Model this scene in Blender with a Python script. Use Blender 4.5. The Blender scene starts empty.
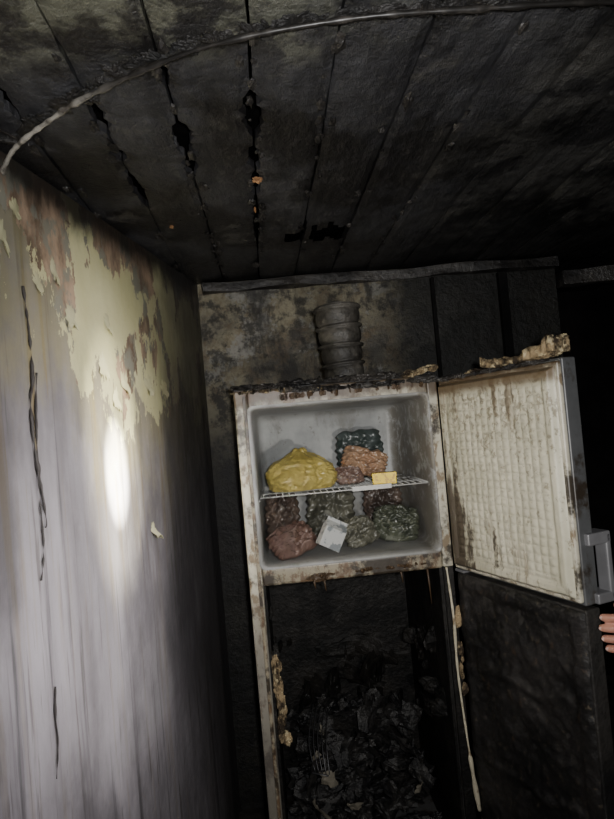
import bpy, bmesh, math, random
from mathutils import Vector, Matrix, noise
random.seed(7)
scene=bpy.context.scene
COL=scene.collection

# ------------------------------------------------------------------ materials
class M:
    def __init__(s,name,rough=0.6,spec=0.5,metal=0.0):
        s.m=bpy.data.materials.new(name); s.m.use_nodes=True
        s.nt=s.m.node_tree; s.b=s.nt.nodes['Principled BSDF']
        s.b.inputs['Roughness'].default_value=rough
        s.b.inputs['Metallic'].default_value=metal
        s.b.inputs['Specular IOR Level'].default_value=spec
        s.tc=s.nt.nodes.new('ShaderNodeTexCoord')
        sp=s.nt.nodes.new('ShaderNodeSeparateXYZ'); s.nt.links.new(s.tc.outputs['Object'],sp.inputs[0])
        s.X,s.Y,s.Z=sp.outputs
    def put(s,inp,v):
        if isinstance(v,bpy.types.NodeSocket): s.nt.links.new(v,inp)
        elif isinstance(v,(tuple,list)): inp.default_value=tuple(v)+((1.0,) if len(v)==3 and len(inp.default_value)==4 else ())
        else: inp.default_value=v
    def noise(s,scale=5,detail=4,rough=0.55,stretch=(1,1,1),off=(0,0,0),dist=0):
        mp=s.nt.nodes.new('ShaderNodeMapping'); mp.inputs['Scale'].default_value=stretch; mp.inputs['Location'].default_value=off
        s.nt.links.new(s.tc.outputs['Object'],mp.inputs[0])
        n=s.nt.nodes.new('ShaderNodeTexNoise'); n.inputs['Scale'].default_value=scale; n.inputs['Detail'].default_value=detail
        n.inputs['Roughness'].default_value=rough; n.inputs['Distortion'].default_value=dist
        s.nt.links.new(mp.outputs[0],n.inputs['Vector']); return n.outputs['Fac']
    def math(s,op,a,b=0.0,clamp=False):
        n=s.nt.nodes.new('ShaderNodeMath'); n.operation=op; n.use_clamp=clamp
        s.put(n.inputs[0],a); s.put(n.inputs[1],b); return n.outputs[0]
    def rng(s,v,a,b,c=0.0,d=1.0):
        n=s.nt.nodes.new('ShaderNodeMapRange'); n.interpolation_type='SMOOTHSTEP'
        s.put(n.inputs[0],v)
        for i,x in enumerate((a,b,c,d)): n.inputs[i+1].default_value=x
        return n.outputs[0]
    def mix(s,f,a,b):
        n=s.nt.nodes.new('ShaderNodeMix'); n.data_type='RGBA'
        s.put(n.inputs[0],f); s.put(n.inputs[6],a); s.put(n.inputs[7],b); return n.outputs[2]
    def color(s,v): s.put(s.b.inputs['Base Color'],v); return s
    def rough(s,v): s.put(s.b.inputs['Roughness'],v); return s
    def bump(s,h,strength=0.4,dist=0.01):
        n=s.nt.nodes.new('ShaderNodeBump'); n.inputs['Strength'].default_value=strength; n.inputs['Distance'].default_value=dist
        s.nt.links.new(h,n.inputs['Height']); s.nt.links.new(n.outputs[0],s.b.inputs['Normal']); return s

def m_wall_left():
    m=M('soot_plaster',0.5,0.4)
    big=m.noise(1.6,5,0.6,(1,1,0.6)); streak=m.noise(4,6,0.6,(2.4,2.4,0.4)); fine=m.noise(18,5,0.65,(1.3,1.3,0.35))
    c=m.mix(m.rng(m.math('ADD',m.math('MULTIPLY',big,0.6),m.math('MULTIPLY',streak,0.4)),0.36,0.62),(0.14,0.13,0.138),(0.32,0.30,0.32))
    c=m.mix(m.rng(fine,0.60,0.76,0,0.35),c,(0.12,0.10,0.085))
    dr=m.noise(7,4,0.55,(4.5,4.5,0.16),(4,2,1)); dz=m.rng(m.Z,0.9,1.6,0.25,1.0)
    c=m.mix(m.math('MULTIPLY',m.rng(dr,0.55,0.66,0,0.8),dz),c,(0.20,0.15,0.07))
    dr2=m.noise(11,4,0.6,(4.5,4.5,0.2),(14,2,1))
    c=m.mix(m.rng(dr2,0.59,0.68,0,0.6),c,(0.07,0.06,0.05))
    dr3=m.noise(6,5,0.6,(4.5,4.5,0.14),(24,7,1))
    c=m.mix(m.rng(dr3,0.56,0.70,0,0.75),c,(0.045,0.042,0.042))
    ymin=m.math('MINIMUM',m.Y,1.70)
    s_=m.math('ADD',m.Z,m.math('MULTIPLY',ymin,0.64))
    pn=m.noise(4.2,8,0.68,(1.3,1.3,0.6),(1.3,0,0.4)); pn2=m.noise(4.5,8,0.66,(1.3,1.3,0.65),(7,3,2))
    zone=m.math('ADD',s_,m.math('MULTIPLY',m.math('SUBTRACT',pn,0.5),1.1))
    peel=m.rng(zone,2.635,2.647)
    c=m.mix(m.rng(zone,2.32,2.64,0,0.6),c,(0.30,0.265,0.14))
    un=m.noise(8,6,0.65,(1.2,1.2,0.5)); 
    under=m.mix(m.rng(un,0.4,0.6),(0.15,0.105,0.07),(0.46,0.33,0.23))
    under=m.mix(m.rng(m.noise(11,6,0.65,(1,1,0.6),(3,3,3)),0.50,0.56),under,(0.26,0.25,0.20))
    pale=m.mix(m.noise(9,6,0.6,(1,1,0.6)),(0.46,0.43,0.21),(0.74,0.71,0.45))
    hi=m.math('ADD',pn2,m.rng(m.Z,1.78,2.05,0.04,-0.08))
    palem=m.rng(hi,0.460,0.470)
    pz=m.mix(palem,under,pale)
    c=m.mix(peel,c,pz)
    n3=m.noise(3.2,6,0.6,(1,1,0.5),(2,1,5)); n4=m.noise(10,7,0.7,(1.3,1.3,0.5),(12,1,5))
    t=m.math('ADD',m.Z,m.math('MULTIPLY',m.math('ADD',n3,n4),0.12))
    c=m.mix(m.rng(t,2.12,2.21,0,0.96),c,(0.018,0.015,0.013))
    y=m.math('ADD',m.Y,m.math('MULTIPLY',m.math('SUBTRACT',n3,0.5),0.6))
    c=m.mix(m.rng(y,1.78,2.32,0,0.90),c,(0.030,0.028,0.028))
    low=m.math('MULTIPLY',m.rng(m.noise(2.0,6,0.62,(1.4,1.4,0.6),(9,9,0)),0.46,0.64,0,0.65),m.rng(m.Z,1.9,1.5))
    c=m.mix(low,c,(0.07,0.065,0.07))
    m.color(c)
    h=m.math('ADD',m.math('MULTIPLY',m.math('MULTIPLY',peel,palem),0.5),m.math('MULTIPLY',m.noise(30,6),0.35))
    h=m.math('SUBTRACT',h,m.math('MULTIPLY',peel,0.4))
    m.bump(h,0.6,0.012); m.rough(m.rng(fine,0.3,0.7,0.36,0.6)); return m.m
def m_wall_back():
    m=M('burnt_plaster',0.5,0.4)
    a=m.noise(4,9,0.72); b=m.noise(9,8,0.72,(1,1,1),(3,1,2)); v=m.noise(6,9,0.72,(1,1,1),(8,1,2))
    c=m.mix(m.rng(a,0.38,0.62),(0.065,0.06,0.05),(0.26,0.235,0.16))
    c=m.mix(m.rng(b,0.46,0.62,0,0.75),c,(0.12,0.085,0.045))
    c=m.mix(m.rng(v,0.54,0.59,0,0.7),c,(0.27,0.27,0.255))
    c=m.mix(m.rng(m.noise(14,8,0.75),0.47,0.60,0,0.9),c,(0.025,0.022,0.018))
    c=m.mix(m.rng(m.noise(5,7,0.7,(1.6,1.6,0.5),(5,5,5)),0.50,0.64,0,0.85),c,(0.018,0.016,0.014))
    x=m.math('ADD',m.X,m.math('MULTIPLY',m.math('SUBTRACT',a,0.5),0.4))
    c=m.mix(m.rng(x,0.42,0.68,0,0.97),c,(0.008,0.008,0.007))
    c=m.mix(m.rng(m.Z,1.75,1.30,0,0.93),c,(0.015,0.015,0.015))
    m.color(c).bump(b,0.7,0.02); return m.m
def m_char(name,base=(0.016,0.016,0.018),hi=(0.07,0.068,0.068),rough=0.5,sc=6,st=(1,1,1),spec=0.5,bump=0.6):
    m=M(name,rough,spec)
    a=m.noise(sc,7,0.65,st); b=m.noise(sc*5,6,0.65,st,(4,4,4))
    c=m.mix(m.rng(a,0.38,0.68),base,hi); c=m.mix(m.rng(b,0.5,0.7,0,0.6),c,(0.008,0.007,0.006))
    m.color(c).bump(b,bump,0.012); m.rough(m.rng(a,0.3,0.7,rough+0.15,rough-0.12)); return m.m
def m_ceiling():
    m=M('charred_planks',0.5,0.6)
    st=(3,1.0,1)
    a=m.noise(2.4,8,0.68); g=m.noise(5,7,0.7,st); b=m.noise(24,7,0.7,(1,1,1),(4,4,4)); d=m.noise(7,9,0.74,(1,1,1),(7,1,4))
    c=m.mix(m.rng(g,0.35,0.7),(0.022,0.022,0.025),(0.060,0.060,0.064))
    c=m.mix(m.rng(a,0.46,0.56,0,0.85),c,(0.009,0.008,0.008))
    c=m.mix(m.rng(d,0.56,0.64,0,0.6),c,(0.095,0.09,0.08))
    c=m.mix(m.rng(b,0.58,0.70,0,0.65),c,(0.008,0.007,0.006))
    bx=m.math('ABSOLUTE',m.math('ADD',m.X,0.03)); byy=m.math('ABSOLUTE',m.math('SUBTRACT',m.Y,1.30))
    rr=m.math('ADD',m.math('ADD',bx,m.math('MULTIPLY',byy,0.6)),m.math('MULTIPLY',m.math('SUBTRACT',a,0.5),0.5))
    c=m.mix(m.rng(rr,0.18,0.03,0,0.6),c,(0.010,0.009,0.009))
    y=m.math('ADD',m.Y,m.math('MULTIPLY',m.math('SUBTRACT',a,0.5),0.4))
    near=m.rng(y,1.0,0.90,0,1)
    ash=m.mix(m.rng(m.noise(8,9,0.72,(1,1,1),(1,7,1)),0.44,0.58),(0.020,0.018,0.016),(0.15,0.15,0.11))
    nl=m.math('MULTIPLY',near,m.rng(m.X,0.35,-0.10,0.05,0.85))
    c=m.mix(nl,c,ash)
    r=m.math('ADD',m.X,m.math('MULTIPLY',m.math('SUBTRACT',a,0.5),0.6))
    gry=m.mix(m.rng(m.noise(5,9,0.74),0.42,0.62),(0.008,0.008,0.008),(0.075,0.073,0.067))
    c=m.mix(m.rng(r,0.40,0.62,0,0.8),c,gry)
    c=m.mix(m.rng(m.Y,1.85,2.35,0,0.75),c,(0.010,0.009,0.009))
    m.color(c).bump(m.math('ADD',g,b),0.8,0.018); m.rough(m.rng(a,0.3,0.7,0.50,0.26)); return m.m
def m_enamel(name,clean=(0.62,0.60,0.52),dirt=(0.14,0.085,0.035),amount=0.5,sootz=None,rough=0.42,sc=9):
    m=M(name,rough,0.5)
    a=m.noise(sc,7,0.68); b=m.noise(sc*3.5,6,0.65,(1,1,0.6),(2,2,2)); k=m.noise(sc*0.6,6,0.7,(1,1,1),(6,6,6))
    c=m.mix(m.rng(a,0.3,0.7),clean,tuple(x*0.72 for x in clean))
    t=0.66-0.22*amount
    c=m.mix(m.rng(b,t,t+0.12,0,0.8),c,dirt)
    c=m.mix(m.rng(k,t,t+0.10,0,0.95),c,(0.025,0.018,0.012))
    if sootz:
        zz=m.math('ADD',m.Z,m.math('MULTIPLY',m.math('SUBTRACT',a,0.5),0.12))
        for (z0,z1,amt,colr) in sootz: c=m.mix(m.rng(zz,z0,z1,0,amt),c,colr)
    m.color(c).bump(b,0.25,0.004); return m.m
def m_liner():
    m=M('freezer_liner',0.4,0.4)
    a=m.noise(3.5,7,0.65); b=m.noise(9,7,0.7,(1,1,0.5),(2,2,2)); f=m.noise(28,6,0.7,(1,1,1),(2,2,2))
    c=m.mix(m.rng(a,0.35,0.65),(0.44,0.45,0.44),(0.27,0.28,0.28))
    c=m.mix(m.rng(b,0.50,0.66,0,0.6),c,(0.15,0.145,0.125))
    c=m.mix(m.rng(f,0.58,0.68,0,0.55),c,(0.12,0.105,0.085))
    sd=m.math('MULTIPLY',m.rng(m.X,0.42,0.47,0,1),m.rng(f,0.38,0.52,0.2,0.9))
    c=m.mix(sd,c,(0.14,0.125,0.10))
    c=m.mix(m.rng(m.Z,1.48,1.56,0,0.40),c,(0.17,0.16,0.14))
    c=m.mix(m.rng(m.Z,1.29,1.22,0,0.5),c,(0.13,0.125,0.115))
    m.color(c); return m.m
def m_doorliner():
    m=M('door_liner',0.45,0.4)
    a=m.noise(5,7,0.65); b=m.noise(60,4,0.7,(1,1,0.8),(2,2,2)); k=m.noise(12,7,0.72,(1,1,0.20),(6,6,6))
    c=m.mix(m.rng(a,0.3,0.7),(0.62,0.59,0.47),(0.43,0.41,0.31))
    top=m.rng(m.Z,1.25,1.5,0.0,0.08)
    c=m.mix(m.rng(m.math('ADD',b,top),0.57,0.70,0,0.62),c,(0.12,0.09,0.05))
    low=m.rng(m.Z,1.36,1.12,0.0,0.15)
    inx=m.rng(m.Y,1.46,1.70,-0.10,0.08)
    c=m.mix(m.rng(m.math('ADD',m.math('ADD',k,low),inx),0.60,0.69,0,0.92),c,(0.045,0.03,0.018))
    st=m.noise(16,5,0.7,(1,1,0.10),(16,6,6))
    c=m.mix(m.rng(m.math('ADD',st,m.rng(m.Z,1.40,1.56,0,0.10)),0.58,0.70,0,0.75),c,(0.11,0.07,0.033))
    e=m.math('ADD',m.Z,m.math('MULTIPLY',a,0.05))
    c=m.mix(m.rng(e,1.565,1.595,0,0.88),c,(0.10,0.062,0.028))
    m.color(c); return m.m
def m_foam(name='charred_foam',pale=0.0):
    m=M(name,0.8,0.2)
    a=m.noise(16,6,0.65); b=m.noise(38,5,0.6)
    c=m.mix(m.rng(a,0.44-pale,0.60-pale),(0.030,0.022,0.015),(0.30,0.225,0.13))
    c=m.mix(m.rng(b,0.54-pale,0.64-pale,0,0.85),c,(0.50,0.42,0.26))
    m.color(c).bump(b,0.8,0.01); return m.m
def m_bag(name,c1,c2,c3=None,sc=18,rough=0.34,coat=0.35):
    m=M(name,rough,0.4); m.b.inputs['Coat Weight'].default_value=coat; m.b.inputs['Coat Roughness'].default_value=0.25
    a=m.noise(sc,6,0.65,dist=0.8); b=m.noise(sc*2.0,5,0.65,(1,1,1),(5,5,5),0.5)
    c=m.mix(m.rng(a,0.36,0.64),c1,c2)
    if c3: c=m.mix(m.rng(b,0.56,0.68,0,0.7),c,c3)
    m.color(c).bump(m.math('ADD',a,b),0.3,0.006); return m.m
def m_simple(name,c,rough=0.5,metal=0,spec=0.5,var=0.3):
    m=M(name,rough,spec,metal); n=m.noise(20,4)
    m.color(m.mix(n,tuple(x*(1-var) for x in c),tuple(min(1,x*(1+var)) for x in c))); return m.m

WALL=m_wall_left(); BACK=m_wall_back(); CEIL=m_ceiling()
CHAR=m_char('char'); CHARW=m_char('charred_wood',(0.010,0.009,0.009),(0.06,0.055,0.05),0.35,8,(1,1,1))
SOOT=m_char('soot_black_wall',(0.005,0.005,0.005),(0.011,0.010,0.010),0.8,3,spec=0.12)
BLACKVOID=m_char('roof_void',(0.003,0.003,0.003),(0.006,0.006,0.006),0.9,3,spec=0.03)
FLOORM=m_char('burnt_floor',(0.015,0.013,0.012),(0.07,0.06,0.05),0.7,6)
ENAM=m_enamel('fridge_enamel',(0.58,0.55,0.44),amount=0.68,sootz=[(1.55,1.590,0.92,(0.06,0.036,0.017)),(1.1,0.85,0.68,(0.11,0.10,0.09)),(0.9,0.45,0.4,(0.06,0.05,0.04))])
ENSIDE=m_enamel('fridge_side_sooted',(0.10,0.10,0.10),(0.04,0.035,0.03),0.7)
RUST=m_enamel('fridge_divider_rusty',(0.30,0.265,0.19),(0.10,0.05,0.022),0.85,sc=14)
LINER=m_liner(); DLIN=m_doorliner(); FOAM=m_foam(); PFOAM=m_foam('pale_scorched_foam',0.06)
BFOAM=m_simple('brown_melt',(0.06,0.036,0.018),0.5,var=0.8)
MELT=m_char('melted_plastic_black',(0.004,0.004,0.004),(0.020,0.018,0.016),0.5,10,spec=0.25)
METAL=m_simple('grey_handle_metal',(0.20,0.20,0.21),0.45,0.3)
WIRE=m_simple('white_wire',(0.5,0.5,0.48),0.4)
LDOOR=M('lower_door_char',0.45,0.4)
_a=LDOOR.noise(5,6,0.65); _b=LDOOR.noise(60,4,0.7); _d=LDOOR.noise(24,6,0.7,(1,1,1),(3,3,3))
_c=LDOOR.mix(LDOOR.rng(_a,0.35,0.7),(0.006,0.006,0.006),(0.024,0.022,0.021))
_c=LDOOR.mix(LDOOR.rng(_b,0.60,0.70,0,0.6),_c,(0.13,0.105,0.07)); _c=LDOOR.mix(LDOOR.rng(_d,0.62,0.70,0,0.55),_c,(0.10,0.06,0.032))
LDOOR.color(_c).bump(_d,0.6,0.01); LDOOR=LDOOR.m

# ------------------------------------------------------------------ mesh helpers
def obj(name,me,mat=None,parent=None,smooth=False):
    o=bpy.data.objects.new(name,me); COL.objects.link(o)
    if mat: me.materials.append(mat)
    if smooth:
        for p in me.polygons: p.use_smooth=True
    if parent: o.parent=parent
    return o
def empty(name):
    o=bpy.data.objects.new(name,None); COL.objects.link(o); o.empty_display_size=0.1; return o
def from_bm(name,bm,mat,parent=None,smooth=False):
    bmesh.ops.recalc_face_normals(bm,faces=bm.faces)
    me=bpy.data.meshes.new(name); bm.to_mesh(me); bm.free(); return obj(name,me,mat,parent,smooth)
def prism(name,pts,z0,z1,mat,parent=None,bevel=0,amp=0):
    bm=bmesh.new()
    lo=[bm.verts.new((x,y,z0)) for x,y in pts]; hi=[bm.verts.new((x,y,z1)) for x,y in pts]
    n=len(pts); bm.faces.new(lo[::-1]); bm.faces.new(hi)
    for i in range(n): bm.faces.new((lo[i],lo[(i+1)%n],hi[(i+1)%n],hi[i]))
    if amp:
        bmesh.ops.triangulate(bm,faces=bm.faces); bmesh.ops.subdivide_edges(bm,edges=bm.edges,cuts=11,use_grid_fill=True)
        for v in bm.verts: v.co+=noise.noise_vector(v.co*18)*amp
    o=from_bm(name,bm,mat,parent)
    if bevel:
        md=o.modifiers.new('b','BEVEL'); md.width=bevel; md.segments=3
    return o
def box(name,x0,x1,y0,y1,z0,z1,mat,parent=None,bevel=0.003):
    return prism(name,[(x0,y0),(x1,y0),(x1,y1),(x0,y1)],z0,z1,mat,parent,bevel)
def tube_bm(bm,pts,r,seg=8):
    pts=[Vector(p) for p in pts]; rings=[]
    for i,p in enumerate(pts):
        t=(pts[min(i+1,len(pts)-1)]-pts[max(i-1,0)]).normalized()
        up=Vector((0,0,1)) if abs(t.z)<0.9 else Vector((1,0,0))
        a=t.cross(up).normalized(); b=t.cross(a)
        rr=r[i] if isinstance(r,(list,tuple)) else r
        rings.append([bm.verts.new(p+(a*math.cos(2*math.pi*k/seg)+b*math.sin(2*math.pi*k/seg))*rr) for k in range(seg)])
    for i in range(len(rings)-1):
        for k in range(seg): bm.faces.new((rings[i][k],rings[i][(k+1)%seg],rings[i+1][(k+1)%seg],rings[i+1][k]))
    bm.faces.new(rings[0]); bm.faces.new(rings[-1][::-1])
def spline(pts,n=8):
    pts=[Vector(p) for p in pts]; out=[]
    for i in range(len(pts)-1):
        p0=pts[max(i-1,0)];p1=pts[i];p2=pts[i+1];p3=pts[min(i+2,len(pts)-1)]
        for k in range(n):
            t=k/n
            out.append(0.5*((2*p1)+(p2-p0)*t+(2*p0-5*p1+4*p2-p3)*t*t+(3*p1-p0-3*p2+p3)*t**3))
    out.append(pts[-1]); return out
def blob_bm(bm,c,s,amp=0.25,freq=3.0,sub=3,seed=0,flat=None,rot=0):
    r=bmesh.ops.create_icosphere(bm,subdivisions=sub,radius=1.0)
    off=Vector((seed*3.1,seed*1.7,seed*5.3)); R=Matrix.Rotation(rot,3,'Z')
    for v in r['verts']:
        d=v.co.copy(); n=noise.noise(d*freq*0.5+off)*0.65+noise.noise(d*freq*1.5+off)*0.35
        ridge=abs(noise.noise(d*freq*2.5+off*2))
        p=d*(1+amp*n-amp*0.6*ridge)
        p=Vector((p.x*s[0],p.y*s[1],p.z*s[2]))
        if flat is not None and p.z<-flat*s[2]: p.z=-flat*s[2]+ (p.z+flat*s[2])*0.05
        v.co=R@p+Vector(c)
def blob(name,c,s,mat,parent=None,amp=0.25,freq=3.0,sub=4,seed=0,flat=0.6,rot=0):
    bm=bmesh.new(); blob_bm(bm,c,s,amp,freq,sub,seed,flat,rot); return from_bm(name,bm,mat,parent,True)
def crust(name,path,rad,mat,parent=None,n=30,seed=0,sq=(1,1,1)):
    bm=bmesh.new(); rs=random.Random(seed); pts=[Vector(p) for p in path]
    segs=[(pts[i],pts[i+1]) for i in range(len(pts)-1)]; L=[(b-a).length for a,b in segs]; T=sum(L)
    for i in range(n):
        t=rs.random()*T
        for (a,b),l in zip(segs,L):
            if t<=l: p=a.lerp(b,t/l); break
            t-=l
        r=rad*rs.uniform(0.45,1.2)
        p=p+Vector((rs.uniform(-1,1),rs.uniform(-1,1),rs.uniform(-0.5,0.5)))*rad*0.5
        blob_bm(bm,p,(r*sq[0]*rs.uniform(0.7,1.8),r*sq[1]*rs.uniform(0.7,1.4),r*sq[2]*rs.uniform(0.5,1.2)),0.6,3.5,3,seed*50+i,None,rs.uniform(0,3))
    return from_bm(name,bm,mat,parent,False)

# ------------------------------------------------------------------ room
CZ=2.11
def wx(y): return -0.755+0.214*y
prism('wall_left',[(wx(-1.3),-1.3),(wx(2.47),2.47),(wx(2.47)-0.12,2.47),(wx(-1.3)-0.12,-1.3)],0,CZ,WALL)
def by(x): return 2.45-0.03*(x+0.23)
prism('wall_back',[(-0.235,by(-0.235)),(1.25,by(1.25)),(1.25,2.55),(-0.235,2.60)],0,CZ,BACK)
box('wall_recess_side',1.15,1.25,2.55,3.3,0,CZ,SOOT,bevel=0)
box('wall_recess_back',1.25,2.3,3.2,3.3,0,CZ,SOOT,bevel=0)
box('wall_right',2.2,2.3,-1.3,3.2,0,CZ,SOOT,bevel=0)
box('wall_front',-1.05,2.2,-1.4,-1.3,0,CZ,SOOT,bevel=0)
box('floor',-1.3,2.3,-1.4,3.3,-0.1,0,FLOORM,bevel=0)
# ceiling planks
bm=bmesh.new()
seams=[0.024+0.146*k for k in range(-8,16)]
def edge(k,y,side):
    x=seams[k]; g=0.0020+0.0050*max(0,noise.noise(Vector((k*3.3,y*3.0,side*2.0))))+0.0024*noise.noise(Vector((k*7,y*25,side)))
    x+=0.006*noise.noise(Vector((k*5.1,y*1.6,0)))
    def bump(y0,w,a): 
        return a*max(0,1-((y-y0)/w)**2)**0.5*(0.9+1.0*noise.noise(Vector((k,y*50,side*9))))
    if k==7: g+=bump(1.25,0.070,0.019)+bump(1.02,0.04,0.007)+bump(1.38,0.045,0.015)+bump(1.33,0.02,0.004)
    if k==8: g+=bump(1.17,0.085,0.019)+bump(1.36,0.06,0.015)+bump(1.50,0.07,0.011)+bump(1.75,0.18,0.009)
    if k==6: g+=bump(1.5,0.12,0.011)+bump(1.15,0.06,0.011)+bump(1.30,0.03,0.014)
    if k==9: g+=bump(1.9,0.1,0.006)
    if k==5: g+=bump(1.05,0.1,0.010)
    return x+side*max(g,0.0008)
for k in range(len(seams)-1):
    zoff=random.uniform(-0.004,0.004); nx=8; rows=[]
    ys=[-1.38+0.010*i for i in range(467)]
    for j,y in enumerate(ys):
        a=edge(k,y,1); b=edge(k+1,y,-1); row=[]
        for i in range(nx+1):
            t=i/nx; x=a+(b-a)*t
            z=CZ+0.006+zoff+0.007*noise.noise(Vector((x*6,y*2.5,k)))+0.003*noise.noise(Vector((x*40,y*14,k)))
            if i in(0,nx): z+=0.004
            row.append(bm.verts.new((x,y,z)))
        rows.append(row)
    for j in range(len(ys)-1):
        for i in range(nx):
            y=ys[j]; x=rows[j][i].co.x
            if k==9 and i>0 and 1.86+0.06*noise.noise(Vector((x*30,1,2)))<y<1.98+0.08*noise.noise(Vector((x*30,7,2))): continue
            if k==8 and i>4 and 1.89<y<1.97: continue
            bm.faces.new((rows[j][i],rows[j][i+1],rows[j+1][i+1],rows[j+1][i]))
    for col in(0,nx):
        up=[bm.verts.new(rows[j][col].co+Vector((0,0,0.02))) for j in range(len(ys))]
        for j in range(len(ys)-1): bm.faces.new((rows[j][col],rows[j+1][col],up[j+1],up[j]))
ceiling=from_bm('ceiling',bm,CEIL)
box('roof_deck',-1.3,2.3,-1.4,3.3,CZ+0.06,CZ+0.1,BLACKVOID,ceiling,0)
prism('trim_1',[(-0.20,by(0)-0.035),(1.25,by(1.25)-0.035),(1.25,by(1.25)-0.002),(-0.22,by(-0.2)-0.002)],CZ-0.045,CZ-0.008,CHARW,amp=0.016)
box('trim_2',1.0,1.035,by(1)-0.03,by(1)-0.001,0.0,2.06,SOOT)
box('trim_3',0.72,0.735,by(0.72)-0.02,by(0.72)-0.001,0.0,2.06,SOOT)
prism('trim_4',[(1.26,2.36),(2.19,2.20),(2.19,2.26),(1.26,2.42)],1.98,2.04,CHARW,amp=0.006)

RAW=m_simple('exposed_wood',(0.36,0.19,0.085),0.7,var=0.6)
bits=empty('exposed_wood_splinters')
for i,(x,y,s,l) in enumerate([(0.030,1.46,0.011,0.012),(-0.225,1.75,0.006,0.008),(-0.545,1.05,0.014,0.02),(0.02,1.66,0.003,0.010)]):
    bm=bmesh.new(); blob_bm(bm,(x,y,CZ+0.001),(s,l,0.006),0.9,4,4,i+3,None); from_bm('splinter_%d'%(i+1),bm,RAW,bits)
bm=bmesh.new(); rs=random.Random(21)
for i in range(130):
    k=rs.choice([5,6,7,7,8,8,9,10,11]); y=rs.uniform(0.9,2.35); x=seams[k]+rs.uniform(-0.018,0.018)
    s=rs.uniform(0.003,0.012); blob_bm(bm,(x,y,CZ+0.003),(s,s*rs.uniform(1,3),s*0.7),0.9,4,2,i+60,None)
from_bm('char_flakes',bm,CHARW,ceiling)

# burnt cable across the ceiling
CM=M('burnt_cable_sheath',0.4,0.5); _n=CM.noise(16,6,0.7)
_d=CM.mix(CM.rng(_n,0.45,0.65),(0.010,0.009,0.008),(0.045,0.04,0.035)); _l=CM.mix(CM.rng(_n,0.4,0.6),(0.05,0.042,0.035),(0.36,0.34,0.30))
CM.color(CM.mix(CM.rng(CM.math('ADD',CM.X,CM.math('MULTIPLY',_n,0.15)),-0.10,-0.26),_d,_l)); CABM=CM.m
bm=bmesh.new()
cp=spline([(-0.500,1.26,2.065),(-0.437,1.173,2.078),(-0.34,1.09,2.086),(-0.244,1.02,2.090),(-0.05,0.913,2.091),(0.164,0.862,2.092),(0.37,0.85,2.092),(0.60,0.85,2.092),(1.0,0.90,2.09),(2.19,1.0,2.09)],16)
tube_bm(bm,cp,[max(0.0028,0.0044+0.0035*noise.noise(p*60)+0.003*noise.noise(p*17)) for p in cp],10)
from_bm('burnt_ceiling_cable',bm,CABM,None,True)
bm=bmesh.new()
cp=spline([(-0.43,1.18,2.10),(-0.5,1.0,2.105),(-0.45,0.8,2.10),(-0.2,0.72,2.10),(0.05,0.74,2.10),(0.2,0.80,2.10)],10)
tube_bm(bm,cp,0.0025,8); from_bm('burnt_ceiling_cable',bm,CHARW,None,True)
crust('charred_cable_residue',[(-0.46,1.20,2.103),(-0.34,1.095,2.103),(-0.20,0.985,2.103),(-0.05,0.915,2.103),(0.10,0.872,2.103),(0.35,0.855,2.103),(0.7,0.86,2.103)],0.0085,m_char('black_cable_char',(0.006,0.006,0.006),(0.03,0.027,0.025),0.5,12),None,130,44,(1.8,1.0,0.6))

# burnt wires hanging on left wall
bm=bmesh.new()
def onw(y,z,o=0.004): return Vector((wx(y)+o,y,z))
WB=m_simple('burnt_wire',(0.03,0.024,0.022),0.6)
def strip(pts,r):
    sp=spline(pts,14); tube_bm(bm,sp,[r*(1+1.3*noise.noise(p*45)) for p in sp],6)
strip([onw(1.275,1.84),onw(1.285,1.74),onw(1.284,1.644),onw(1.272,1.60),onw(1.272,1.52),onw(1.284,1.43),onw(1.295,1.35),onw(1.290,1.335)],0.0026)
strip([onw(1.30,1.66),onw(1.288,1.58),onw(1.280,1.47),onw(1.278,1.40),onw(1.280,1.31),onw(1.272,1.26),onw(1.262,1.233)],0.0018)
strip([onw(1.283,1.01),onw(1.275,0.95),onw(1.277,0.90),onw(1.264,0.834)],0.0018)
from_bm('burnt_wall_wire',bm,WB,None,True)

PAINT=M('paint_flake',0.6,0.3); _n=PAINT.noise(14,5)
PAINT.color(PAINT.mix(_n,(0.40,0.375,0.20),(0.62,0.60,0.42))); PAINT=PAINT.m
bm=bmesh.new()
def flake(y,z,w,h,seed,curl=0.02):
    Nn=36; c=bm.verts.new(onw(y,z,0.004)); ring1=[];ring2=[]
    for i in range(Nn):
        a=2*math.pi*i/Nn; r=0.8+0.35*noise.noise(Vector((math.cos(a)*1.1+seed,math.sin(a)*1.1,seed*2)))+0.5*noise.noise(Vector((math.cos(a)*4+seed,math.sin(a)*4,seed)))
        for rr,ring,o in((0.6,ring1,0.003),(1.0,ring2,0.001)):
            oo=o+curl*max(0,-math.sin(a)+0.1)*(rr**3)
            ring.append(bm.verts.new(onw(y+math.cos(a)*w*r*rr,z+math.sin(a)*h*r*rr,oo)))
    for i in range(Nn):
        j=(i+1)%Nn; bm.faces.new((c,ring1[i],ring1[j])); bm.faces.new((ring1[i],ring2[i],ring2[j],ring1[j]))
for i,(y,z,w,h) in enumerate([(1.46,1.80,0.03,0.04),(1.60,1.70,0.03,0.05),(1.72,1.66,0.03,0.05),(1.88,1.66,0.04,0.035),(1.40,1.90,0.015,0.04),(1.64,1.82,0.02,0.035),(2.0,1.66,0.04,0.03),(1.22,1.93,0.02,0.05),(1.33,1.86,0.02,0.03),(1.27,2.0,0.015,0.03),(1.66,1.61,0.02,0.04)]):
    flake(y,z,w,h,i*1.7+0.3,0.010)
flake(1.83,1.225,0.020,0.030,9.1,0.025)
from_bm('peeling_paint',bm,PAINT,None,True)

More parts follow.
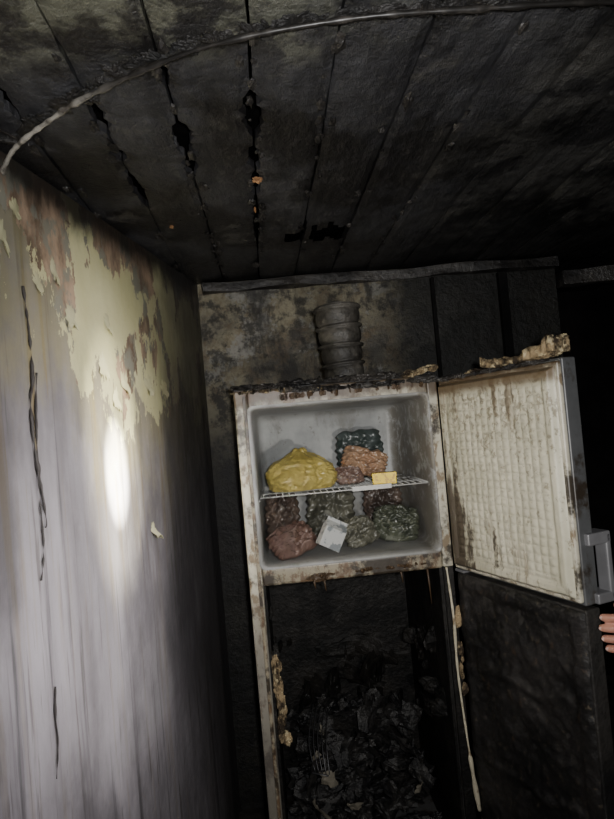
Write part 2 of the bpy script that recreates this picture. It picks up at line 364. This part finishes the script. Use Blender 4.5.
# ------------------------------------------------------------------ refrigerator
F=empty('refrigerator')
XL,XR,YF,YB,ZT=-0.088,0.522,1.77,2.38,1.62
OL,OR=-0.049,0.487
box('side_panel_left',XL,OL,YF+0.012,YB,0.02,ZT,ENSIDE,F,0.004)
box('side_panel_right',OR,XR,YF+0.012,YB,0.02,ZT,ENSIDE,F,0.004)
box('top_panel',OL,OR,YF+0.012,YB,1.566,ZT,ENSIDE,F,0.003)
box('back_panel',OL,OR,YB-0.03,YB,0.02,1.566,ENSIDE,F,0)
box('bottom_panel',OL,OR,YF+0.012,YB-0.03,0.02,0.12,ENSIDE,F,0)
box('front_flange_left',XL,OL,YF-0.006,YF+0.013,0.04,ZT-0.004,ENAM,F,0.005)
box('front_flange_right',OR,XR-0.004,YF-0.006,YF+0.013,1.045,ZT-0.004,ENAM,F,0.005)
box('front_flange_right_low',OR,XR-0.004,YF-0.002,YF+0.013,0.04,1.044,MELT,F,0.003)
box('front_flange_top',OL,OR,YF-0.006,YF+0.013,1.566,ZT-0.004,ENAM,F,0.005)
box('divider',OL,OR,YF-0.004,YB-0.03,1.042,1.094,RUST,F,0.008)
box('gasket_bead_left',OL-0.014,OL-0.004,YF-0.012,YF-0.005,0.10,1.60,RUST,F,0.002)
def rrect(x0,x1,z0,z1,r,n=6):
    out=[]
    for cx,cz,a0 in((x1-r,z1-r,0),(x0+r,z1-r,90),(x0+r,z0+r,180),(x1-r,z0+r,270)):
        for i in range(n+1):
            a=math.radians(a0+90*i/n); out.append((cx+r*math.cos(a),cz+r*math.sin(a)))
    return out
bm=bmesh.new(); rings=[]
for y,ins in((YF-0.007,-0.004),(YF-0.009,0.001),(YF-0.002,0.006),(YF+0.03,0.009),(2.05,0.016),(2.16,0.022),(2.175,0.04)):
    rings.append([bm.verts.new((x,y,z)) for x,z in rrect(OL+ins,OR-ins,1.094+ins,1.566-ins,0.018)])
for a,b in zip(rings,rings[1:]):
    n=len(a)
    for i in range(n): bm.faces.new((a[i],a[(i+1)%n],b[(i+1)%n],b[i]))
bm.faces.new(rings[-1])
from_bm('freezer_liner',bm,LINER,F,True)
SZ=1.298
bm=bmesh.new()
for i in range(27):
    x=-0.026+i*0.0192; tube_bm(bm,[(x,1.80,SZ),(x,2.13,SZ)],0.0013,6)
for y in(1.80,1.90,2.02,2.13): tube_bm(bm,[(-0.036,y,SZ-0.003),(0.474,y,SZ-0.003)],0.0022,6)
for x in(-0.034,0.472): tube_bm(bm,[(x,1.80,SZ-0.003),(x,2.13,SZ-0.003)],0.0026,6)
from_bm('wire_shelf',bm,WIRE,F,True)
box('shelf_label_rail',0.24,0.36,1.792,1.797,SZ-0.008,SZ+0.006,WIRE,F,0.001)
box('shelf_rest_left',-0.043,-0.036,1.80,2.12,SZ-0.014,SZ-0.006,LINER,F,0.002)
box('shelf_rest_right',0.474,0.481,1.80,2.12,SZ-0.014,SZ-0.006,LINER,F,0.002)
# lower charred compartment
box('lower_back',OL,OR,2.30,2.35,0.12,1.04,MELT,F,0)
box('lower_liner_left',OL,OL+0.008,1.785,2.30,0.12,1.04,MELT,F,0)
box('lower_liner_right',OR-0.008,OR,1.785,2.30,0.12,1.04,MELT,F,0)
crust('melted_liner_back',[(0.0,2.30,0.70),(0.4,2.30,0.6),(0.05,2.30,0.50),(0.42,2.30,0.45)],0.05,MELT,F,30,3,(1.8,0.25,1.0))
crust('melted_liner_side',[(OR-0.01,1.85,0.8),(OR-0.01,2.2,0.70),(OR-0.01,1.85,0.6),(OR-0.01,2.2,0.45)],0.03,MELT,F,22,4,(0.3,1.2,1.2))
crust('foam_left',[(-0.034,1.795,0.98),(-0.032,1.79,0.86),(-0.025,1.79,0.60)],0.009,MELT,F,26,6,(0.6,0.6,2.0))
crust('foam_left_ochre',[(-0.032,1.780,0.81),(-0.024,1.780,0.60)],0.017,FOAM,F,30,16,(0.6,0.5,2.0))
bm=bmesh.new()
for x,z1,l in((0.44,1.04,0.10),(0.36,1.04,0.03),(0.13,1.04,0.03),(0.10,1.04,0.02)):
    tube_bm(bm,[(x,1.775,z1+0.01),(x+0.002,1.772,z1-l*0.4),(x+0.004,1.773,z1-l)],[0.004,0.0025,0.0012],7)
from_bm('melt_drips',bm,BFOAM,F,True)
crust('divider_melt',[(0.06,1.765,1.055),(0.20,1.765,1.062),(0.44,1.765,1.062)],0.007,BFOAM,F,36,9,(2,0.5,0.8))
crust('rust_clump',[(0.09,1.764,1.05),(0.15,1.764,1.06)],0.013,BFOAM,F,10,10,(1,0.5,1))
bm=bmesh.new()
gp=spline([(0.494,1.757,1.045),(0.500,1.752,0.90),(0.497,1.750,0.75),(0.503,1.748,0.60),(0.512,1.745,0.45),(0.522,1.745,0.34)],10)
tube_bm(bm,gp,[0.0038+0.0025*noise.noise(p*25)+(0.003 if p.z<0.5 else 0) for p in gp],8)
from_bm('hanging_gasket',bm,m_enamel('gasket',(0.62,0.57,0.43),amount=0.5,sc=14),F,True)
crust('gasket_residue',[(0.512,1.755,0.92),(0.514,1.752,0.68)],0.009,FOAM,F,20,12,(0.7,0.7,2.2))
crust('top_crust',[(-0.08,1.80,1.625),(0.1,1.80,1.628),(0.3,1.79,1.625),(0.50,1.79,1.628)],0.013,CHARW,F,110,20,(1.6,1.2,0.8))
crust('top_foam',[(0.43,1.78,1.622),(0.515,1.77,1.640)],0.012,PFOAM,F,14,22,(1.4,1,0.8))
crust('top_foam_left',[(-0.08,1.770,1.612),(0.20,1.766,1.604)],0.009,FOAM,F,50,21,(2.2,0.7,0.8))
crust('top_ash',[(-0.05,1.95,1.625),(0.45,1.95,1.625),(0.1,2.2,1.625),(0.5,2.2,1.63)],0.018,CHARW,F,60,23,(1.8,1.4,0.7))
crust('top_edge_black',[(0.02,1.760,1.612),(0.25,1.759,1.602),(0.50,1.759,1.606)],0.010,CHARW,F,90,29,(2,0.7,0.9))
crust('top_melt_runs',[(0.05,1.760,1.590),(0.48,1.760,1.592)],0.006,BFOAM,F,30,39,(1.2,0.5,2.0))

# doors
H=Vector((0.520,1.765)); D=Vector((0.33,-0.944)).normalized(); N=Vector((-D.y,D.x))
if N.x<0: N=-N
def dp(s,n,z): p=H+D*s+N*n; return Vector((p.x,p.y,z))
def dbox(name,s0,s1,n0,n1,z0,z1,mat,parent,bevel=0.004,amp=0):
    pts=[dp(s0,n0,0),dp(s1,n0,0),dp(s1,n1,0),dp(s0,n1,0)]
    return prism(name,[(p.x,p.y) for p in pts],z0,z1,mat,parent,bevel,amp)
DL=0.464
DSH=m_enamel('door_shell_grey',(0.09,0.093,0.096),(0.045,0.04,0.035),0.5)
dbox('freezer_door_shell',0.0,DL+0.004,0.012,0.054,1.035,1.605,DSH,F,0.004)
dbox('freezer_door_gasket',0.004,DL,0.0,0.014,1.042,1.598,ENAM,F,0.005)
bm=bmesh.new(); NS,NZ=190,220; s0,s1,z0,z1=0.012,DL-0.010,1.050,1.588; g=[]
def sst(a,b,x):
    t=max(0,min(1,(x-a)/(b-a))); return t*t*(3-2*t)
for j in range(NZ+1):
    row=[]
    for i in range(NS+1):
        s=s0+(s1-s0)*i/NS; z=z0+(z1-z0)*j/NZ
        e=min(s-s0,s1-s,z-z0,z1-z)
        h=0.016*sst(0,0.012,e)-0.005*sst(0.024,0.034,e)
        inn=sst(0.034,0.046,e)
        ps=abs(math.sin((s)*math.pi/0.0245)); pz=abs(math.sin((z)*math.pi/0.0215))
        h+=inn*0.0034*min(1,(ps*pz)**0.7*1.15)
        h+=0.002*noise.noise(Vector((s*14,z*14,0)))
        row.append(bm.verts.new(dp(s,-h+0.0005,z)))
    g.append(row)
for j in range(NZ):
    for i in range(NS): bm.faces.new((g[j][i],g[j][i+1],g[j+1][i+1],g[j+1][i]))
from_bm('freezer_door_liner',bm,DLIN,F,True)
def dpath(l): return [dp(*a) for a in l]
crust('door_top_foam',dpath([(0.12,0.02,1.606),(0.30,0.02,1.610),(0.45,0.02,1.618)]),0.009,FOAM,F,46,31,(1.6,1.4,0.8))
bm=bmesh.new(); nu,nv=60,16; gg=[[],[]]
for lay,dz in((0,0.0),(1,0.011)):
    for i in range(nu+1):
        row=[]
        for j in range(nv+1):
            s=0.205+0.255*i/nu; nn=-0.004+0.052*j/nv
            nz=noise.noise(Vector((s*26,nn*40,1.0)))*0.014+noise.noise(Vector((s*70,nn*80,4.0)))*0.008
            up=0.012+0.020*sst(0.33,0.38,s)+0.014*sst(0.41,0.44,s)-0.008*sst(0.26,0.30,s)
            sx=s+0.014*noise.noise(Vector((i*0.15,j*0.5,9))); nx_=nn+0.010*noise.noise(Vector((i*0.3,j*0.4,3)))
            row.append(bm.verts.new(dp(sx,nx_,1.606+up*(0.35+0.65*lay)+nz*(0.4+0.6*lay)+dz)))
        gg[lay].append(row)
for lay in(0,1):
    for i in range(nu):
        for j in range(nv): bm.faces.new((gg[lay][i][j],gg[lay][i+1][j],gg[lay][i+1][j+1],gg[lay][i][j+1]))
for i in range(nu):
    for j in(0,nv): bm.faces.new((gg[0][i][j],gg[0][i+1][j],gg[1][i+1][j],gg[1][i][j]))
for j in range(nv):
    for i in(0,nu): bm.faces.new((gg[0][i][j],gg[0][i][j+1],gg[1][i][j+1],gg[1][i][j]))
from_bm('door_foam_slab',bm,m_foam('scorched_foam_slab',0.02),F,True)
crust('door_top_char',dpath([(0.0,0.03,1.606),(0.455,0.042,1.612)]),0.010,CHARW,F,44,33,(1.5,1.2,0.8))
crust('door_edge_char',dpath([(0.0,0.0,1.600),(0.24,0.0,1.602),(0.44,-0.002,1.602)]),0.007,CHARW,F,64,35,(1.5,1.2,0.9))
dbox('handle_plate_top',DL-0.03,DL+0.016,0.026,0.096,1.170,1.198,METAL,F,0.004)
dbox('handle_grip',DL-0.02,DL+0.016,0.080,0.096,1.040,1.195,METAL,F,0.005)
dbox('handle_plate_bottom',DL-0.03,DL+0.016,0.040,0.096,1.036,1.060,METAL,F,0.004)
dbox('lower_door_shell',0.0,DL+0.004,0.010,0.054,0.06,1.026,m_char('burnt_door_shell',(0.012,0.012,0.012),(0.04,0.037,0.034),0.6,7,spec=0.3),F,0.004)
bm=bmesh.new(); g=[]; NS,NZ=70,150; s0,s1,z0,z1=0.002,DL,0.065,1.022
for j in range(NZ+1):
    row=[]
    for i in range(NS+1):
        s=s0+(s1-s0)*i/NS; z=z0+(z1-z0)*j/NZ; e=min(s-s0,s1-s,z-z0,z1-z)
        h=0.008*sst(0,0.01,e)-0.006*sst(0.03,0.05,e)+0.008*noise.noise(Vector((s*12,z*12,3)))+0.004*noise.noise(Vector((s*50,z*50,3)))
        for zb in(0.25,0.52,0.78): h+=0.006*math.exp(-((z-zb-0.04*noise.noise(Vector((s*9,zb,1))))/0.012)**2)*sst(0.04,0.07,e)
        row.append(bm.verts.new(dp(s,-h+0.008,z)))
    g.append(row)
for j in range(NZ):
    for i in range(NS): bm.faces.new((g[j][i],g[j][i+1],g[j+1][i+1],g[j+1][i]))
from_bm('lower_door_liner',bm,LDOOR,F,True)
dbox('hinge_bracket',-0.012,0.03,0.01,0.05,1.0265,1.0345,METAL,F,0.002)
for nm,x,y in(('foot_1',-0.06,1.82),('foot_2',0.49,1.82),('foot_3',-0.06,2.33),('foot_4',0.49,2.33)):
    box(nm,x-0.015,x+0.015,y-0.015,y+0.015,0.0,0.021,METAL,F,0.003)

# burnt contents: heap of ragged shards, crumpled film and clinker
bm=bmesh.new(); rs=random.Random(2)
for i in range(60):
    x=rs.uniform(OL+0.05,OR-0.05); y=rs.uniform(1.84,2.26); z=0.12+rs.random()*(0.20+0.22*(y-1.84)/0.42)
    s=rs.uniform(0.02,0.07); blob_bm(bm,(x,y,z),(s,s*rs.uniform(0.4,1),s*rs.uniform(0.2,0.6)),1.1,4.5,3,i,None,rs.uniform(0,3))
def shard(c,w,h,R,seed):
    n=7; g=[]
    for j in range(n+1):
        row=[]
        for i in range(n+1):
            u=-1+2*i/n; v=-1+2*j/n
            e=noise.noise(Vector((u*1.5,v*1.5,seed)))*0.5; f=noise.noise(Vector((u*1.5,v*1.5,seed+9)))*0.5
            row.append(bm.verts.new(R@Vector(((u+e)*w,(v+f)*h,0.35*w*noise.noise(Vector((u*1.4,v*1.4,seed*3)))+0.3*w*u*u))+Vector(c)))
        g.append(row)
    for j in range(n):
        for i in range(n): bm.faces.new((g[j][i],g[j][i+1],g[j+1][i+1],g[j+1][i]))
for i in range(95):
    x=rs.uniform(0.0,OR-0.06); y=rs.uniform(1.87,2.22); z=0.26+rs.random()*(0.10+0.20*(y-1.84)/0.42)
    R=Matrix.Rotation(rs.uniform(0,6),3,'Z')@Matrix.Rotation(rs.uniform(-1.3,1.3),3,'X')@Matrix.Rotation(rs.uniform(-1,1),3,'Y')
    w=rs.uniform(0.012,0.045); shard((x,y,z),w,w*rs.uniform(0.4,1.6),R,i*2.3)
from_bm('charred_food_debris',bm,m_char('debris_char',(0.005,0.005,0.006),(0.042,0.040,0.038),0.38,14),F)
ASH=m_simple('pale_ash',(0.15,0.135,0.105),0.7,var=0.8)
bm=bmesh.new()
for i,(x,y,z,s) in enumerate([(0.10,1.90,0.40,0.020),(0.07,1.95,0.44,0.014),(0.06,1.86,0.33,0.024),(0.17,1.86,0.33,0.016),(0.38,1.88,0.35,0.014),(0.10,2.0,0.50,0.012)]):
    R=Matrix.Rotation(i,3,'Z')@Matrix.Rotation(0.5+0.2*i,3,'X'); shard((x,y-0.01,z),s*1.3,s,R,i*5.1)
from_bm('ash_fragments',bm,ASH,F)
bm=bmesh.new()
for i in range(5):
    tube_bm(bm,spline([(0.06+i*0.011,1.90,0.42-i*0.004),(0.05+i*0.014,1.96,0.49),(0.08+i*0.012,2.08,0.55-i*0.006)],5),0.0016,6)
tube_bm(bm,[(0.05,1.90,0.42),(0.14,1.90,0.39)],0.003,6)
from_bm('collapsed_wire_rack',bm,m_simple('burnt_wire_metal',(0.07,0.07,0.075),0.35,0.6),F,True)

# ------------------------------------------------------------------ frozen food
def tied_bag(name,c,s,mat,seed):
    bm=bmesh.new(); r=bmesh.ops.create_icosphere(bm,subdivisions=6,radius=1.0)
    for v in r['verts']:
        d=v.co.copy(); th=math.atan2(d.y,d.x)
        up=max(0,d.z)
        fold=math.sin(th*9+seed+3*noise.noise(d*2))*0.05*up+math.sin(th*17+seed+2*noise.noise(d*3))*0.03*up
        k=1+fold+0.16*noise.noise(d*1.8+Vector((seed,0,0)))+0.05*noise.noise(d*6)-0.10*abs(noise.noise(d*5+Vector((seed,2,1))))-0.05*abs(noise.noise(d*12+Vector((seed,2,1))))
        p=Vector((d.x*k*s[0],d.y*k*s[1],d.z*s[2]*(1+0.1*noise.noise(d*2))))
        rr=math.hypot(d.x,d.y)
        p.z+=s[2]*0.14*math.exp(-(rr/0.35)**2)*(1 if d.z>0 else 0)
        if p.z<-0.55*s[2]: p.z=-0.55*s[2]+(p.z+0.55*s[2])*0.04
        v.co=p+Vector(c)
    top=Vector(c)+Vector((0,0,s[2]*1.10))
    tube_bm(bm,[top-Vector((0,0,0.012)),top,top+Vector((0.004,0,0.006))],[0.010,0.007,0.008],10)
    for a in(0.3,2.2,4.0,5.3):
        tube_bm(bm,spline([top,top+Vector((math.cos(a)*0.014,math.sin(a)*0.01,0.006)),top+Vector((math.cos(a)*0.030,math.sin(a)*0.02,-0.008))],4),[0.005]*4+[0.007]*3+[0.003]*2,6)
    return from_bm(name,bm,mat,None,True)
YEL=m_bag('yellow_plastic',(0.36,0.28,0.07),(0.50,0.41,0.13),None,5,0.35,0.3)
tied_bag('yellow_plastic_bag',(0.095,1.915,SZ+0.0425),(0.115,0.092,0.072),YEL,1.0)
def pouch(name,c,w,h,t,mat,tilt,yaw,seed,roll=0,zmin=None):
    """pillow pack: sealed edges, puffed crumpled middle, settled flat where it touches the shelf"""
    bm=bmesh.new(); n=46
    T=Matrix.Translation(c)@Matrix.Rotation(yaw,4,'Z')@Matrix.Rotation(tilt,4,'X')@Matrix.Rotation(roll,4,'Y')
    for sg in(1,-1):
        g=[]
        for j in range(n+1):
            row=[]
            for i in range(n+1):
                u=-1+2*i/n; v=-1+2*j/n
                k=max(0,(1-u**4))**0.6*max(0,(1-v**4))**0.6
                q=Vector((u*2,v*2,seed+sg))
                y=sg*t*k*(1+0.5*noise.noise(q)+0.35*noise.noise(q*2.5)-0.6*abs(noise.noise(q*2)))+0.010*noise.noise(Vector((u*3,v*3,seed)))
                ux=u*w*(1-0.14*v*v-0.06*(1-v*v)+0.10*noise.noise(Vector((seed,v*2,3))))+0.003*math.sin(v*20); vz=v*h*(1-0.14*u*u+0.12*noise.noise(Vector((u*2,seed,7))))
                p=T@Vector((ux,y,vz))
                if zmin is not None and p.z<zmin: p.z=zmin+(zmin-p.z)*0.02
                row.append(bm.verts.new(p))
            g.append(row)
        for j in range(n):
            for i in range(n): bm.faces.new((g[j][i],g[j][i+1],g[j+1][i+1],g[j+1][i]))
    bmesh.ops.remove_doubles(bm,verts=bm.verts,dist=0.0003)
    return from_bm(name,bm,mat,None,True)
SB=SZ+0.002
GB=m_bag('green_veg_print',(0.03,0.042,0.038),(0.07,0.085,0.082),(0.17,0.20,0.20),14)
pouch('frozen_vegetable_bag',(0.318,2.08,SZ+0.088),0.088,0.085,0.020,GB,-0.12,0.08,2,0,SB)
OR_=m_bag('orange_nugget_print',(0.28,0.14,0.07),(0.36,0.24,0.155),(0.13,0.08,0.055),9)
pouch('frozen_nugget_bag',(0.312,1.975,SZ+0.066),0.080,0.052,0.024,OR_,-0.6,-0.1,5,0.30,SB)
RB=m_bag('red_brown_meat_print',(0.11,0.06,0.045),(0.25,0.18,0.15),(0.40,0.37,0.33),14)
pouch('frozen_meat_bag',(0.250,1.915,SZ+0.030),0.050,0.032,0.020,RB,-0.7,0.3,8,0.1,SB)
YB_=M('yellow_carton',0.45,0.5); YB_.color(YB_.mix(YB_.rng(YB_.noise(60,3),0.55,0.6),(0.85,0.60,0.01),(0.55,0.34,0.02))); YB_=YB_.m
cb=empty('yellow_butter_box')
box('carton',-0.036,0.036,-0.022,0.022,0,0.034,YB_,cb,0.002)
box('lid_flap',-0.037,0.037,-0.0235,-0.0222,0.022,0.035,YB_,cb,0.0005)
cb.location=(0.348,1.838,SZ+0.0025); cb.rotation_euler=(0,0,-0.15)
FZ=1.1045
M1=m_bag('brown_pink_meat_bag',(0.10,0.055,0.042),(0.20,0.13,0.105),(0.29,0.24,0.21),9)
M2=m_bag('brown_meat_bag',(0.045,0.033,0.027),(0.13,0.095,0.075),(0.21,0.19,0.165),11)
M3=m_bag('green_bag',(0.05,0.050,0.038),(0.135,0.132,0.10),(0.30,0.30,0.26),9)
M4=m_bag('dark_veg_bag',(0.025,0.030,0.022),(0.080,0.088,0.062),(0.20,0.21,0.17),12)
pouch('frozen_minced_meat',(0.050,1.862,FZ+0.046),0.078,0.056,0.034,M1,-0.75,0.25,21,-0.30,FZ)
pouch('frozen_beef_pack',(0.028,2.02,FZ+0.086),0.062,0.092,0.040,M2,-0.25,0.1,22,0.05,FZ)
pouch('frozen_bean_bag',(0.192,2.05,FZ+0.085),0.088,0.092,0.038,M3,-0.25,-0.05,23,0.10,FZ)
pouch('frozen_spinach_bag',(0.262,1.890,FZ+0.048),0.060,0.052,0.026,M3,-0.70,0.15,24,-0.25,FZ)
pouch('frozen_pea_bag',(0.388,1.925,FZ+0.056),0.080,0.062,0.036,M4,-0.60,-0.15,25,0.15,FZ)
pouch('frozen_mixed_bag',(0.385,2.10,FZ+0.082),0.075,0.080,0.022,M2,-0.15,0,13,0.05,FZ)
WC=M('white_carton',0.5,0.4); WC.color(WC.mix(WC.rng(WC.noise(35,4),0.5,0.56),(0.46,0.47,0.46),(0.20,0.22,0.23))); WC=WC.m
cb=empty('milk_carton')
box('carton_body',-0.034,0.034,-0.020,0.020,0,0.062,WC,cb,0.002)
bm=bmesh.new()
v=[bm.verts.new(p) for p in((-0.034,-0.020,0.062),(0.034,-0.020,0.062),(0.034,0.020,0.062),(-0.034,0.020,0.062),(-0.034,0,0.080),(0.034,0,0.080),(-0.034,0,0.090),(0.034,0,0.090))]
for f in((0,1,5,4),(3,2,5,4),(0,3,4),(1,2,5),(4,5,7,6)): bm.faces.new([v[i] for i in f])
from_bm('gable_top',bm,WC,cb)
cb.location=(0.150,1.806,FZ+0.0235); cb.rotation_euler=(math.radians(-4),math.radians(30),0.20)

# ------------------------------------------------------------------ canister on the fridge (ribbed stack)
bm=bmesh.new(); prof=[]
R0=0.065
prof.append((0.0,0.0)); prof.append((R0-0.006,0.0))
for k in range(4):
    b=0.062*k; r=R0+0.0025*k
    prof+= [(r-0.006,b+0.003),(r-0.001,b+0.010),(r+0.001,b+0.030),(r-0.001,b+0.044),(r-0.004,b+0.047),(r+0.006,b+0.050),(r+0.008,b+0.054),(r+0.005,b+0.058),(r-0.006,b+0.061)]
prof+=[(R0+0.004,0.248),(R0-0.01,0.252),(R0-0.012,0.249),(R0-0.02,0.22),(0,0.218)]
seg=48; rings=[]
for r,z in prof:
    rings.append([bm.verts.new((max(r,0.0005)*math.cos(2*math.pi*i/seg)*(1+0.012*math.sin(3*i*2*math.pi/seg)),max(r,0.0005)*math.sin(2*math.pi*i/seg),z+0.002*math.sin(2*math.pi*i/seg+z*40))) for i in range(seg)])
for a,b in zip(rings,rings[1:]):
    for i in range(seg): bm.faces.new((a[i],a[(i+1)%seg],b[(i+1)%seg],b[i]))
bm.transform(Matrix.Translation((0.272,1.96,1.634))@Matrix.Rotation(math.radians(-2.0),4,'Y'))
from_bm('ribbed_metal_canister',bm,m_char('sooty_metal',(0.026,0.024,0.021),(0.14,0.13,0.112),0.33,8),None,True)

# ------------------------------------------------------------------ hand gripping the door edge
def skin_chain(bmd,pts,rad):
    me=bpy.data.meshes.new('t'); me.from_pydata([tuple(p) for p in pts],[(i,i+1) for i in range(len(pts)-1)],[])
    o=bpy.data.objects.new('t',me); COL.objects.link(o)
    o.modifiers.new('s','SKIN')
    for i,r in enumerate(rad): me.skin_vertices[0].data[i].radius=(r if isinstance(r,tuple) else (r,r))
    me.skin_vertices[0].data[0].use_root=True
    o.modifiers.new('ss','SUBSURF').levels=2
    dg=bpy.context.evaluated_depsgraph_get(); dg.update()
    ev=bpy.data.meshes.new_from_object(o.evaluated_get(dg)); bmd.from_mesh(ev)
    bpy.data.objects.remove(o); bpy.data.meshes.remove(me)
HO=Vector((0.006,0.012,0.000))
bm=bmesh.new()
Z=[1.016,0.993,0.969,0.946]; L=[0.006,0.010,0.006,-0.001]
skin_chain(bm,[(1.12,1.42,0.86),(1.0,1.375,0.915),(0.90,1.335,0.958)],[0.042,0.036,0.027])
for i in range(4):
    z=Z[i]; e=L[i]
    skin_chain(bm,[(0.895,1.335,0.962+(z-0.987)*0.35),(0.85,1.315,0.968+(z-0.987)*0.75),(0.802,1.298,z)],[0.018,0.016,0.0125])
    skin_chain(bm,[(0.808,1.299,z),(0.765-e,1.285,z-0.001),(0.733-e,1.287,z-0.003),(0.708-e,1.308,z-0.004)],[0.0128,0.0112,0.0102,0.009])
skin_chain(bm,[(0.875,1.345,0.985),(0.845,1.372,1.000),(0.812,1.392,1.006),(0.785,1.388,1.004)],[0.017,0.014,0.0115,0.009])
bmesh.ops.translate(bm,verts=bm.verts,vec=HO)
hand=empty('hand')
SK=M('skin',0.5,0.4); SK.b.inputs['Subsurface Weight'].default_value=0.15; SK.b.inputs['Subsurface Radius'].default_value=(0.01,0.004,0.002)
SK.color(SK.mix(SK.noise(30,4),(0.40,0.18,0.125),(0.50,0.26,0.19))); SK=SK.m
ho=from_bm('hand_skin',bm,SK,hand,True)
rm=ho.modifiers.new('r','REMESH'); rm.mode='VOXEL'; rm.voxel_size=0.0028; rm.use_smooth_shade=True
sm=ho.modifiers.new('sm','SMOOTH'); sm.iterations=4; sm.factor=0.5
NAIL=m_simple('nail',(0.62,0.42,0.36),0.25)
for i in range(4):
    bm=bmesh.new(); blob_bm(bm,Vector((0.7105-L[i],1.2985,Z[i]-0.0035))+HO,(0.0055,0.0018,0.0045),0,1,3,0,None,-0.7); from_bm('nail_%d'%(i+1),bm,NAIL,hand,True)
bm=bmesh.new(); sp=spline([(1.02,1.385,0.905),(1.12,1.42,0.86),(1.32,1.40,0.78),(1.55,1.2,0.80)],8)
tube_bm(bm,sp,[0.046+0.012*i/len(sp)+0.002*math.sin(i*1.7) for i in range(len(sp))],20)
from_bm('sleeve',bm,m_simple('dark_jacket',(0.03,0.035,0.05),0.8),hand,True)

# ------------------------------------------------------------------ lights
def spot(name,loc,tgt,energy,size,blend,rad,col,scale=(1,1,1)):
    l=bpy.data.lights.new(name,'SPOT'); l.energy=energy; l.spot_size=math.radians(size); l.spot_blend=blend; l.shadow_soft_size=rad; l.color=col
    o=bpy.data.objects.new(name,l); COL.objects.link(o); o.location=loc; o.scale=scale
    o.rotation_euler=(Vector(tgt)-Vector(loc)).to_track_quat('-Z','Y').to_euler(); return o
T0=(0.60,1.15,1.32)
spot('torch_hotspot',T0,(-0.404,1.632,1.415),3600,7.5,1.0,0.01,(1.0,0.97,0.80),(1,2.2,1))
spot('torch_halo',T0,(-0.408,1.62,1.42),270,18,1.0,0.01,(1.0,0.94,0.72),(1,2.3,1))
spot('torch_wide',T0,(-0.43,1.52,1.30),70,58,1.0,0.02,(1.0,0.96,0.94),(1,1.4,1))
spot('low_wall_fill',(0.30,0.60,1.36),(-0.47,1.42,0.85),22,55,1.0,0.03,(0.98,0.95,1.0))  # added fill that brightens the lower left wall, set apart from the torch
spot('fridge_fill',(0.30,0.35,1.28),(0.10,1.75,1.20),30,92,1.0,0.015,(1.0,0.95,0.88))  # added fill for fridge front and door liner, away from the torch position
spot('phone_lamp',(0.05,-0.03,1.53),(0.14,1.7,1.90),72,140,1.0,0.02,(0.98,0.97,0.96))
w=bpy.data.worlds.new('world'); scene.world=w; w.use_nodes=True
w.node_tree.nodes['Background'].inputs[0].default_value=(0.02,0.02,0.024,1); w.node_tree.nodes['Background'].inputs[1].default_value=0.2

# ------------------------------------------------------------------ camera
cam=bpy.data.cameras.new('camera'); co=bpy.data.objects.new('camera',cam); COL.objects.link(co)
cam.sensor_fit='AUTO'; cam.sensor_width=36; cam.lens=600*36/819; cam.clip_start=0.02
yaw=math.radians(4); pit=math.radians(1.5); ro=math.radians(5)
Fw=Vector((math.sin(yaw)*math.cos(pit),math.cos(yaw)*math.cos(pit),math.sin(pit)))
R0v=Fw.cross(Vector((0,0,1))).normalized(); U0=R0v.cross(Fw)
Rv=R0v*math.cos(ro)-U0*math.sin(ro); U=R0v*math.sin(ro)+U0*math.cos(ro)
mt=Matrix((Rv,U,-Fw)).transposed().to_4x4(); mt.translation=(0,0,1.5); co.matrix_world=mt
scene.camera=co
